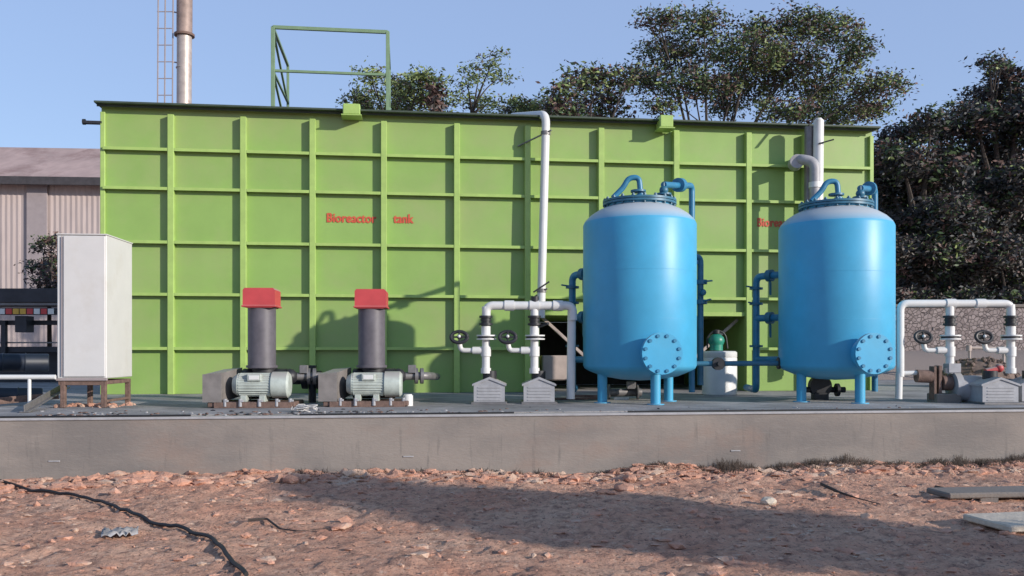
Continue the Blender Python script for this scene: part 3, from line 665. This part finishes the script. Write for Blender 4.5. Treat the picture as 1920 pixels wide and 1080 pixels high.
# steel sections left of cabinet
def world_thing(name, m, label, cat, pts_fn, base):
    b = mb(); pts_fn(b, base); o = b.build(name, m); o.location = base; return tag(o, label, cat)
def beam(b, a, c, base, w=.1):
    a = Vector(a)-base; c = Vector(c)-base; b.bar(a, c, w, .012); b.bar(a+Vector((0, 0, .035)), c+Vector((0, 0, .035)), .012, .08)
A = at(45, 768, 9.6); A.z = SL+.01; B = at(125, 720, 11.3); B.z = SL+.22
world_thing('steel_channel', M['steel'], 'grey steel channel leaning up from the slab beside the cabinet stand', 'steel section', lambda b, s: beam(b, A, B, s), A)
A2 = at(-60, 760, 10.6); A2.z = SL+.01; B2 = at(110, 733, 11.2); B2.z = SL+.08
world_thing('steel_channel', M['rust'], 'rusty steel channel lying flat at the left edge of the slab', 'steel section', lambda b, s: beam(b, A2, B2, s), A2)
def drum(px0, px1, py, D, r, label):
    a = at(px0, py, D); c = at(px1, py, D+.4); b = mb(); ax = c-a
    b.lathe([(0, 0), (r*.9, 0), (r, .02), (r, ax.length*.33), (r+.012, ax.length*.34), (r, ax.length*.36), (r, ax.length*.65), (r+.012, ax.length*.66), (r, ax.length*.68), (r, ax.length-.02), (r*.9, ax.length), (0, ax.length)], axis=ax, seg=32)
    o = b.build('plastic_drum', M['navy_shaded']); o.location = a; return tag(o, label, 'drum')
drum(-40, 92, 680, 12.5, .13, 'blue drum coloured dark for shade, lying under the white pipe, upper of two')
drum(-60, 80, 742, 12.0, .11, 'blue drum coloured dark for shade, lying low behind the rusty channel, lower of two')
a = at(-60, 707, 10.3); c = at(104, 707, 10.38); b = mb(); b.tube([(0, 0, 0), c-a], .028); 
for k in (.25, .7): b.cyl((c-a)*k+Vector((0, 0, -.36)), (c-a)*k, .02)
o = b.build('ground_pipe', M['pvc']); o.location = a; tag(o, 'straight white pipe on short props running left from the cabinet', 'pipe')

# ================================================================ LEFT BACKGROUND: trailer, shed, chimney
D = 19; base = Vector((gx(-20, D), D, 0)); tr = thing('flatbed_trailer', 'dark flatbed trailer with red and white reflector strip behind the cabinet', 'trailer', base); q = Loc(tr)
zt = at(0, 541, D).z; zl = at(0, 572, D).z
b = mb(); b.box(q(Vector((gx(10, D), D+1.1, (zt+zl)/2+.03))), (3.4, 2.3, zt-zl-.06)); b.box(q(Vector((gx(10, D), D+.02, zl+.02))), (3.4, .08, .05), m=M['steel']); b.build('deck', M['tarp'], tr)
b = mb(); zs = at(0, 584, D).z; x = gx(-100, D); cols_ = [M['stripe_r'], M['stripe_w'], M['stripe_r'], M['stripe_y'], M['stripe_y'], M['stripe_r'], M['stripe_w']]
k = 0
while x < gx(112, D)-.1:
    b.box(q(Vector((x, D-.03, zs))), (.13, .02, .12), m=cols_[k % 7]); x += .15; k += 1
b.box(q(Vector((gx(10, D), D-.01, zs))), (2.5, .02, .15), m=M['tarp']); b.build('reflector_strip', M['stripe_r'], tr)
b = mb(); 
for py, h in ((604, .10), (642, .03), (655, .12)): b.box(q(Vector((gx(10, D), D+.4, at(0, py, D).z))), (2.8, .1, h), m=M['steel'] if py == 642 else None)
b.box(q(at(20, 690, D+.9)), (3.2, .3, .75)); b.box(q(at(46, 608, D+.2)), (.25, .3, .35)); b.box(q(at(8, 640, D+.3)), (.1, .1, .9)); b.build('chassis', M['tarp'], tr)  # large dark box added to fill the dark mass below the deck
for px in (-10, 78):
    b = mb(); c = q(at(px, 690, D+.8)); b.cyl(c, c+Vector((0, .3, 0)), .48, seg=32); w_ = b.build('wheel', M['rubber'], tr)
    b = mb(); b.cyl(c+Vector((0, -.02, 0)), c+Vector((0, .1, 0)), .22, seg=24); b.build('rim', M['steel'], w_)
D = 34; base = Vector((gx(90, D), D, 0)); sh = thing('industrial_shed', 'large corrugated sheet shed with dull red roof far behind the cabinet', 'shed', base, R(4))
q = Loc(sh); ze = CAMZ+(HZ-338)/F*D; zr = CAMZ+(HZ-277)/F*(D+5); x0, x1 = -9, 8
b = mb(); 
nC = 170
t_ = bmesh.new(); vs = []
for k in range(nC+1):
    x = x0+(x1-x0)*k/nC; y = .011*math.cos(k*math.pi); vs.append((t_.verts.new((x, y, .0)), t_.verts.new((x, y, ze))))
for A_, B_ in zip(vs, vs[1:]): t_.faces.new((A_[0], B_[0], B_[1], A_[1]))
b._merge(t_); b.box((-.5, 5, ze/2), (17, 9.7, ze-.05)); b.build('wall', M['shedwall'], sh, ang=20)
b = mb(); b.prism([Vector((x0-.4, -.5, ze-.02)), Vector((x0-.4, 5.2, zr)), Vector((x0-.4, 11, ze-.02)), Vector((x0-.4, 11, ze-.14)), Vector((x0-.4, 5.2, zr-.12)), Vector((x0-.4, -.5, ze-.16))], (x1-x0+.8, 0, 0)); 
b.build('roof', M['shedroof'], sh)
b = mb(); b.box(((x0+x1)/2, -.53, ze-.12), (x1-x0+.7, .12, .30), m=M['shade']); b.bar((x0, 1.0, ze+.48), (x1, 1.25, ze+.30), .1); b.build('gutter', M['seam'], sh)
p = q(at(70, 400, D-.1)); b = mb(); b.box((p.x, -.08, ze-2.2), (.75, .1, 4.2)); b.build('dark_strip', M['seam'], sh)  # upright strip, darker than the shed wall
D = 24; c = at(343, HZ, D); ch = thing('chimney', 'tall slim metal chimney with a caged ladder behind the tank', 'chimney', (c.x, c.y, 0))
zj = CAMZ+(HZ-66)/F*D; r = 13.5/F*D
b = mb(); b.cyl((0, 0, 0), (.04, 0, zj), r, seg=40)
for k in range(6): b.cyl((.02, 0, zj-.9-k*1.1), (.02, 0, zj-.88-k*1.1), r+.006, seg=40)
b.build('lower_shaft', M['chim'], ch)
b = mb(); b.cyl((.04, 0, zj), (.07, 0, zj+6), r+.01, seg=40); b.build('upper_shaft', M['chim2'], ch)
b = mb(); b.cyl((.04, 0, zj-.03), (.04, 0, zj+.03), r+.07, seg=40); b.build('joint_flange', M['rust'], ch)
b = mb()
for x in (-.66, -.47, -.26): b.bar((x-.02, -.1, 2), (x+.06, -.1, zj+6), .03)
for k in range(26):
    z = 2.4+k*.45; b.bar((-.66+.0, -.1, z), (-.26, -.1, z), .022)
    if k % 3 == 0: b.bar((-.26, -.1, z), (-.1, 0, z), .03)
b.build('ladder', M['seam'], ch)

# ================================================================ RIGHT BACKGROUND: rubble wall
D = 27; x0 = gx(1500, D); x1 = gx(2120, D); zb = 1.25; zw = CAMZ+(HZ-576)/F*D
wl = thing('boundary_wall', 'low rubble stone boundary wall below the dark trees', 'wall', (x0, D, zb-.3))
wm = bpy.data.materials.new('rubble_stone'); wm.use_nodes = True
nt = wm.node_tree; N = nt.nodes; L = nt.links; b_ = N['Principled BSDF']; b_.inputs['Roughness'].default_value = .9
tc = N.new('ShaderNodeTexCoord'); vo = N.new('ShaderNodeTexVoronoi'); vo.inputs['Scale'].default_value = 8.5; L.new(tc.outputs['Object'], vo.inputs['Vector'])
cr = N.new('ShaderNodeValToRGB'); cr.color_ramp.elements[0].color = (.22, .175, .17, 1); cr.color_ramp.elements[1].color = (.34, .28, .27, 1)
sc_ = N.new('ShaderNodeSeparateColor'); L.new(vo.outputs['Color'], sc_.inputs[0]); L.new(sc_.outputs[0], cr.inputs[0])
ve = N.new('ShaderNodeTexVoronoi'); ve.feature = 'DISTANCE_TO_EDGE'; ve.inputs['Scale'].default_value = 8.5; L.new(tc.outputs['Object'], ve.inputs['Vector'])
mr = N.new('ShaderNodeMapRange'); mr.inputs[1].default_value = .02; mr.inputs[2].default_value = .08; L.new(ve.outputs[0], mr.inputs[0])
mx = N.new('ShaderNodeMix'); mx.data_type = 'RGBA'; L.new(mr.outputs[0], mx.inputs[0]); mx.inputs[6].default_value = (.20, .165, .16, 1); L.new(cr.outputs[0], mx.inputs[7]); L.new(mx.outputs[2], b_.inputs['Base Color'])
bp = N.new('ShaderNodeBump'); bp.inputs['Distance'].default_value = .05; L.new(mr.outputs[0], bp.inputs['Height']); L.new(bp.outputs[0], b_.inputs['Normal'])
b = mb(); b.box(((x1-x0)/2, .2, (zw-zb+.3)/2), (x1-x0, .4, zw-zb+.3), bev=.03); b.build('stonework', wm, wl)
b = mb(); b.box(((x1-x0)/2, .2, zw-zb+.34), (x1-x0+.05, .5, .10), bev=.02); b.build('coping', M['conc'], wl)
D = 21; a = at(1818, 652, D); c = at(1882, 653, D); b = mb(); b.cyl((0, 0, 0), c-a, .035); b.cyl((-.02, 0, -.08), (-.02, 0, .06), .06); b.cyl((c-a)+Vector((0, 0, -.1)), (c-a)+Vector((0, 0, .06)), .06)
b.cyl((0, 0, 0), (0, 0, -.9), .03); b.cyl(c-a, (c-a)+Vector((0, 0, -.9)), .03); o = b.build('pipe_rail', M['beige']); o.location = a; tag(o, 'short pale pipe rail on two posts between the right pump risers', 'rail')
D = 17; c = at(1835, 700, D); b = mb(); r3 = random.Random(3)
b.ball((0, 0, .25), .62, (1.1, .8, .62), 3, jit=.03, rnd=r3)
for k in range(120):
    a = r3.uniform(0, 6.28); e = r3.uniform(0, 1.3); rr = .64; s = r3.uniform(.02, .06)
    b.ball((rr*1.1*math.cos(a)*math.cos(e), rr*.8*math.sin(a)*math.cos(e), .25+rr*.6*math.sin(e)), s, jit=.3, sub=1, rnd=r3)
o = b.build('earth_heap', mat('heap_earth', (.17, .12, .10), .95, .3, 6, bump=.6, bscale=25), ang=20); o.location = (c.x, D, c.z-.35); tag(o, 'brown heap of earth behind the right pump pair', 'heap')

# ================================================================ TREES
LM = [M['leaf_a'], M['leaf_b'], M['leaf_c'], M['leaf_d'], M['leaf_e']]
def leaves(rng_, blobs, loc, leaf, mixw):
    """blobs: (px,py,D,rx,ry,n_clumps,leaves_per_clump,spread) ; returns verts, faces, material index"""
    P = []; MI = []
    for (px, py, D, rx, ry, nc, nl, sp_, mw) in blobs:
        c = at(px, py, D); k = D/F; RX, RZ = rx*k, ry*k; RY = (RX+RZ)/2
        d = rng_.normal(size=(nc, 3)); d /= np.linalg.norm(d, axis=1)[:, None]
        rad = rng_.random(nc)**.45
        cc = np.array(c)+d*rad[:, None]*np.array([RX, RY, RZ])
        mw_ = np.array(mw or mixw); cm = rng_.choice(5, size=nc, p=mw_/mw_.sum())
        for i in range(nc):
            s = sp_*rng_.uniform(.6, 1.35)
            n = int(nl*rng_.uniform(.6, 1.3))
            off = rng_.normal(size=(n, 3))*np.array([s, s, s*.55])
            P.append(cc[i]+off)
            mi = np.full(n, cm[i]); fl_ = rng_.random(n) < .28; mi[fl_] = rng_.choice(5, size=fl_.sum(), p=mw_/mw_.sum()); MI.append(mi)
    P = np.concatenate(P); MI = np.concatenate(MI); n = len(P)
    a = rng_.normal(size=(n, 3)); a[:, 2] *= .6; a /= np.linalg.norm(a, axis=1)[:, None]
    b_ = rng_.normal(size=(n, 3)); b_ -= (b_*a).sum(1)[:, None]*a; b_ /= np.linalg.norm(b_, axis=1)[:, None]
    L1 = leaf*rng_.uniform(.6, 1.5, n)[:, None]; W1 = L1*rng_.uniform(.28, .5, n)[:, None]
    v0 = P-a*L1; v2 = P+a*L1; v1 = P+b_*W1; v3 = P-b_*W1
    V_ = np.stack([v0, v1, v2, v3], 1).reshape(-1, 3)-np.array(loc)
    F_ = np.arange(n*4).reshape(-1, 4)
    return V_, F_, MI
def tree(name, label, cat, tpx, D, z0, fork, blobs, seed, leaf=.09, mixw=(4, 2, 1.5, 2, 1), tr_=.22, group=None, twigs=3):
    rg = np.random.default_rng(seed); rn = random.Random(seed)
    base = Vector((gx(tpx, D), D, z0)); t = thing(name, label, cat, base, 0, group)
    V_, F_, MI = leaves(rg, blobs, base, leaf, mixw)
    mesh_np('crown', V_, F_, None, t, MI, LM)
    b = mb(); fk = at(fork[0], fork[1], D)-base
    b.tube([(0, 0, 0), fk*.5+Vector((rn.uniform(-.15, .15), 0, 0)), fk], [tr_, tr_*.6], seg=10)
    for bl in blobs:
        e = at(bl[0], bl[1], bl[2])-base; d = e-fk; mid = fk+d*.5+Vector((rn.uniform(-.15, .15), rn.uniform(-.2, .2), rn.uniform(-.05, .25)))*d.length*.4
        b.tube([fk-fk.normalized()*rn.uniform(0, .6), mid, e], [tr_*.42, tr_*.1], fil=d.length*.25, seg=6, n=4)
        for _ in range(twigs):
            k = bl[2]/F; e2 = e+Vector((rn.uniform(-1, 1)*bl[3]*k, rn.uniform(-1, 1)*bl[3]*k*.8, rn.uniform(-1, 1)*bl[4]*k)); s0 = mid.lerp(e, rn.uniform(.3, 1)); b.tube([s0, s0.lerp(e2, .5)+Vector((0, 0, rn.uniform(-.1, .15))), e2], [tr_*.13, tr_*.03], seg=5)
    b.build('trunk', M['bark'], t)
    return t
D = 24; Bn = lambda l, D, nc=1.0, nl=26, sp=.16, mw=None: [(a, b_, D+(i % 3-1)*1.0, rx, ry, max(4, int(rx*ry/70*nc)), nl, sp, mw) for i, (a, b_, rx, ry) in enumerate(l)]
TG = 'trees behind the tank'
tree('broad_tree', 'largest broad crowned tree with brown pods rising above the tank', 'tree', 1335, D, 0, (1330, 400),
     Bn([(1235, 38, 46, 20), (1320, 45, 62, 22), (1268, 100, 82, 36), (1400, 100, 75, 40), (1500, 45, 62, 30), (1555, 60, 60, 30), (1600, 100, 38, 38), (1480, 120, 80, 38), (1390, 165, 85, 35), (1300, 160, 80, 30), (1215, 150, 45, 25), (1550, 165, 85, 32), (1650, 160, 52, 24), (1560, 212, 90, 22), (1640, 205, 48, 24), (1470, 205, 55, 22), (1420, 55, 40, 22), (1360, 205, 40, 15), (1235, 200, 30, 18)], D, 3.6, 24, .16), 11, .052, (4, 3.4, 3, .8, .8), .13, twigs=5)
tree('bushy_tree', 'smaller brownish tree overlapping the left of the largest crown', 'tree', 1105, 23, 0, (1110, 330),
     Bn([(1060, 165, 35, 22), (1110, 150, 55, 26), (1130, 195, 50, 30), (1060, 205, 45, 20), (1175, 150, 30, 22)], 23, 2.2), 12, .062, (2, 3.5, 1.5, 1, .5), .13)
tree('olive_tree', 'olive green tree seen through the frame on the tank roof', 'tree', 740, 25, 0, (750, 330),
     Bn([(690, 140, 32, 14), (680, 185, 42, 20), (740, 165, 42, 20), (790, 155, 50, 25), (790, 190, 60, 24), (730, 200, 60, 16)], 25, 2.8, 28, .15), 13, .058, (2, .8, 7, .2, .6), .12)
tree('wispy_tree', 'thin wispy tree with open crown left of the bent white pipe', 'tree', 880, 26, 0, (885, 205),
     Bn([(925, 115, 26, 18), (900, 135, 40, 16), (935, 145, 25, 14), (875, 155, 26, 12), (885, 190, 60, 20), (940, 200, 50, 14)], 26, 2.2, 18, .15), 14, .055, (2, .6, 6, .3, .5), .09)
tree('brown_shrub', 'rust brown dead shrub poking above the tank between green trees', 'shrub', 817, 24, 0, (817, 215), Bn([(818, 170, 12, 14), (815, 195, 16, 20)], 24, 3.5, 26, .1), 15, .07, (.3, 5, .3, .1, .8), .08)
tree('hedge_tree', 'low green treetops just above the tank behind the bent white pipe', 'tree', 1000, 25, 0, (1000, 225), Bn([(970, 200, 45, 16), (1020, 200, 45, 16), (1070, 215, 60, 14)], 25, 3, 26, .16), 16, .06, (3, .6, 5, .4, .3), .12)
DK = (1.6, 1.5, .3, 5, 1.7)
tree('dark_tree', 'tall dark tree at the right edge, its tip near the sky', 'tree', 1880, 30, 1.2, (1880, 400),
     Bn([(1855, 118, 26, 10), (1890, 140, 42, 18), (1870, 180, 60, 30), (1830, 215, 60, 30), (1900, 240, 70, 40), (1840, 290, 70, 40), (1910, 340, 60, 45), (1850, 380, 70, 50), (1930, 440, 60, 60), (1960, 200, 60, 60), (1980, 330, 60, 70)], 30, 2.6, 34, .2, DK), 17, .08, DK, .26)
tree('dark_tree', 'dark dusty tree just right of the tank end', 'tree', 1720, 29, 1.2, (1720, 420),
     Bn([(1745, 225, 40, 18), (1700, 250, 50, 22), (1780, 250, 50, 26), (1690, 300, 60, 36), (1760, 320, 70, 45), (1700, 370, 60, 45), (1780, 410, 70, 50), (1690, 440, 60, 45), (1640, 330, 50, 60)], 29, 2.6, 34, .2, DK), 18, .08, DK, .24)
for i, (px, lab) in enumerate(((1690, 'dark dusty bush behind the wall, nearest the right blue vessel'), (1790, 'dark dusty bush behind the wall, middle of three'), (1890, 'dark dusty bush behind the wall at the right edge'))):
    tree('dark_bush', lab, 'bush', px, 29, 1.2, (px, 585), Bn([(px-20, 470, 55, 38), (px+25, 500, 55, 40), (px-10, 545, 60, 32), (px+20, 565, 55, 24)], 29, 3.0, 32, .18, (1.2, 1.6, .4, 4, 3.4)), 20+i, .075, DK, .12, 'bushes behind the stone wall')
tree('far_tree', 'dark foliage filling the gap behind the right hand trees', 'tree', 1800, 36, 1.2, (1800, 450), Bn([(1680, 420, 60, 130), (1760, 430, 70, 150), (1850, 430, 70, 150), (1930, 430, 70, 170)], 36, .8, 60, .34, (1, .5, 0, 6, 1)), 27, .17, DK, .25)
tree('shrub', 'small reddish shrub between the shed and the white cabinet', 'shrub', 92, 21, 0, (92, 540), Bn([(84, 462, 24, 16), (104, 452, 20, 12), (98, 492, 24, 22), (72, 500, 22, 16), (92, 525, 34, 16), (108, 515, 24, 24)], 21, 3.6, 18, .10), 30, .05, (2, 3.5, .5, 2, .6), .07)
# young tree outside the frame at the right: its crown throws the soft shadow across the soil
def hx(x, y, z): return (960+x/y*F, HZ-(z-CAMZ)/y*F, y)
bls = []
for (x, y, z, r) in ((7.25, 3.15, 3.05, .42), (7.45, 2.9, 2.65, .85), (7.3, 3.4, 2.3, .85), (7.4, 2.7, 2.2, .8), (7.2, 3.0, 1.95, .8), (7.5, 3.4, 1.8, .6)):
    p = hx(x, y, z); rp_ = r*F/y; bls.append((p[0], p[1], p[2], rp_, rp_*.85, 130, 34, .11, None))
f_ = hx(7.3, 3.2, 1.5); tree('young_tree', 'young tree beside the plot whose shadow falls on the soil', 'tree', 960+7.3/3.2*F, 3.2, 0, (f_[0], f_[1]), bls, 41, .055, tr_=.05)

# ================================================================ FOREGROUND DETAILS
def gp(px, py, dz=0):                                       # picture point on the soil
    D = F*CAMZ/(py-HZ); X = gx(px, D); return Vector((X, D, gh(X, D)+dz))
hp = ((-40, 905), (60, 922), (125, 927), (190, 945), (250, 970), (300, 985), (350, 996), (400, 1018), (430, 1050), (470, 1095)); hpts = []
for (xa_, ya_), (xb_, yb_) in zip(hp, hp[1:]):
    for k in range(5): hpts.append(gp(xa_+(xb_-xa_)*k/5, ya_+(yb_-ya_)*k/5, .024))
b = mb(); b.tube(hpts, .014, fil=.03, seg=8, n=2); tag(b.build('hose', M['rubber']), 'black hose snaking across the reddish soil at lower left', 'hose')
def stone(px, py, s, m, label, sc=(1.3, 1, .6), seed=1, name='stone'):
    r3 = random.Random(seed); b = mb(); b.ball((0, 0, 0), s, sc, 2, jit=.14, rnd=r3); o = b.build(name, m, ang=20); p = gp(px, py, s*.3); o.location = p; o.rotation_euler[2] = r3.uniform(0, 3); return tag(o, label, 'stone')
stone(1440, 942, .07, M['stone'], 'pale flat stone on the soil below the left blue vessel', seed=2)
stone(1170, 920, .09, M['clod'], 'large reddish clod near the slab in the middle', seed=3)
stone(1180, 900, .07, M['clod'], 'second large reddish clod touching the slab foot', seed=4)
stone(640, 985, .06, M['clod'], 'flat clod by the dark crack in the lit soil', (1.8, 1, .4), 5)
stone(545, 912, .07, M['clod'], 'rounded clod at slab foot below the blowers', seed=6)
# crumpled plastic
r3 = random.Random(7); b = mb()
t_ = bmesh.new(); bmesh.ops.create_grid(t_, x_segments=12, y_segments=9, size=.5)
for v in t_.verts:
    v.co = Vector((v.co.x*.24, v.co.y*.2, .01+.05*abs(noise.noise(Vector((v.co.x*6, v.co.y*6, 2))))+.03*r3.random()))
b._merge(t_); o = b.build('plastic_sheet', M['pump'], ang=180); o.location = gp(225, 1003); o.rotation_euler[2] = .4; md = o.modifiers.new('s', 'SOLIDIFY'); md.thickness = .003; tag(o, 'crumpled greyish plastic scrap on the soil at lower left', 'litter')
# broken paving at the right edge
b = mb(); b.box((0, 0, 0), (.62, .5, .05), Matrix.Rotation(.2, 3, 'Z'), bev=.01); o = b.build('paving_slab', M['stone']); o.location = gp(1915, 985, .03); tag(o, 'pale concrete slab lying flat at the lower right edge', 'paving slab')
b = mb(); b.box((0, 0, .03), (1.3, .35, .05), Matrix.Rotation(.12, 3, 'Z'), bev=.012); b.box((-.25, -.05, -.03), (.16, .3, .08)); b.box((.5, -.05, -.03), (.2, .3, .08)); o = b.build('broken_cover', M['conc']); o.location = gp(1885, 935, .03); tag(o, 'broken concrete cover propped over a dark gap at right', 'cover slab')
def twig(pts, label, r=.007):
    b = mb(); pts = [gp(*p) for p in pts]; o0 = pts[0].copy(); b.tube([p-o0 for p in pts], [r, r*.3], seg=6, fil=.03); o = b.build('twig', M['bark']); o.location = o0; tag(o, label, 'twig')
twig([(465, 978, .02), (500, 976, .03), (525, 990, .03), (560, 997, .02), (615, 992, .02)], 'dark crooked twig on the lit soil below the second blower', .011)
twig([(1540, 920, .06), (1570, 930, .05), (1600, 938, .02), (1650, 948, .02)], 'dark dead branch lying on the soil below the right vessel', .016)
twig([(1755, 920, .05), (1790, 930, .05), (1840, 950, .02)], 'thick dead twig beside the broken concrete cover', .016)
# weeds at the slab foot
rg = np.random.default_rng(5); VV = []; 
for k in range(7000):
    px = 960+ (rg.random()**.6)*1000 if k < 6300 else rg.uniform(540, 1100)
    D = front_line(gx(px, 9.8)); x = gx(px, D); y = front_line(x)-abs(rg.normal())*.13; z = gh(x, y); h = rg.uniform(.015, .11)*(1.0 if px > 1300 else .5)*max(.12, min(1.3, .65+1.6*noise.noise(Vector((x*2.3, 4, 0)))+.8*noise.noise(Vector((x*9, 1, 0))))); dx, dy = rg.normal(size=2)*.03
    w_ = .004; VV += [(x-w_, y, z), (x+w_, y, z), (x+dx+w_*.3, y+dy-.01, z+h), (x+dx-w_*.3, y+dy-.01, z+h)]
VV = np.array(VV); o = mesh_np('dry_weeds', VV, np.arange(len(VV)).reshape(-1, 4), M['weed']); tag(o, 'dry dark weeds growing along the foot of the slab', 'weeds', kind='stuff')
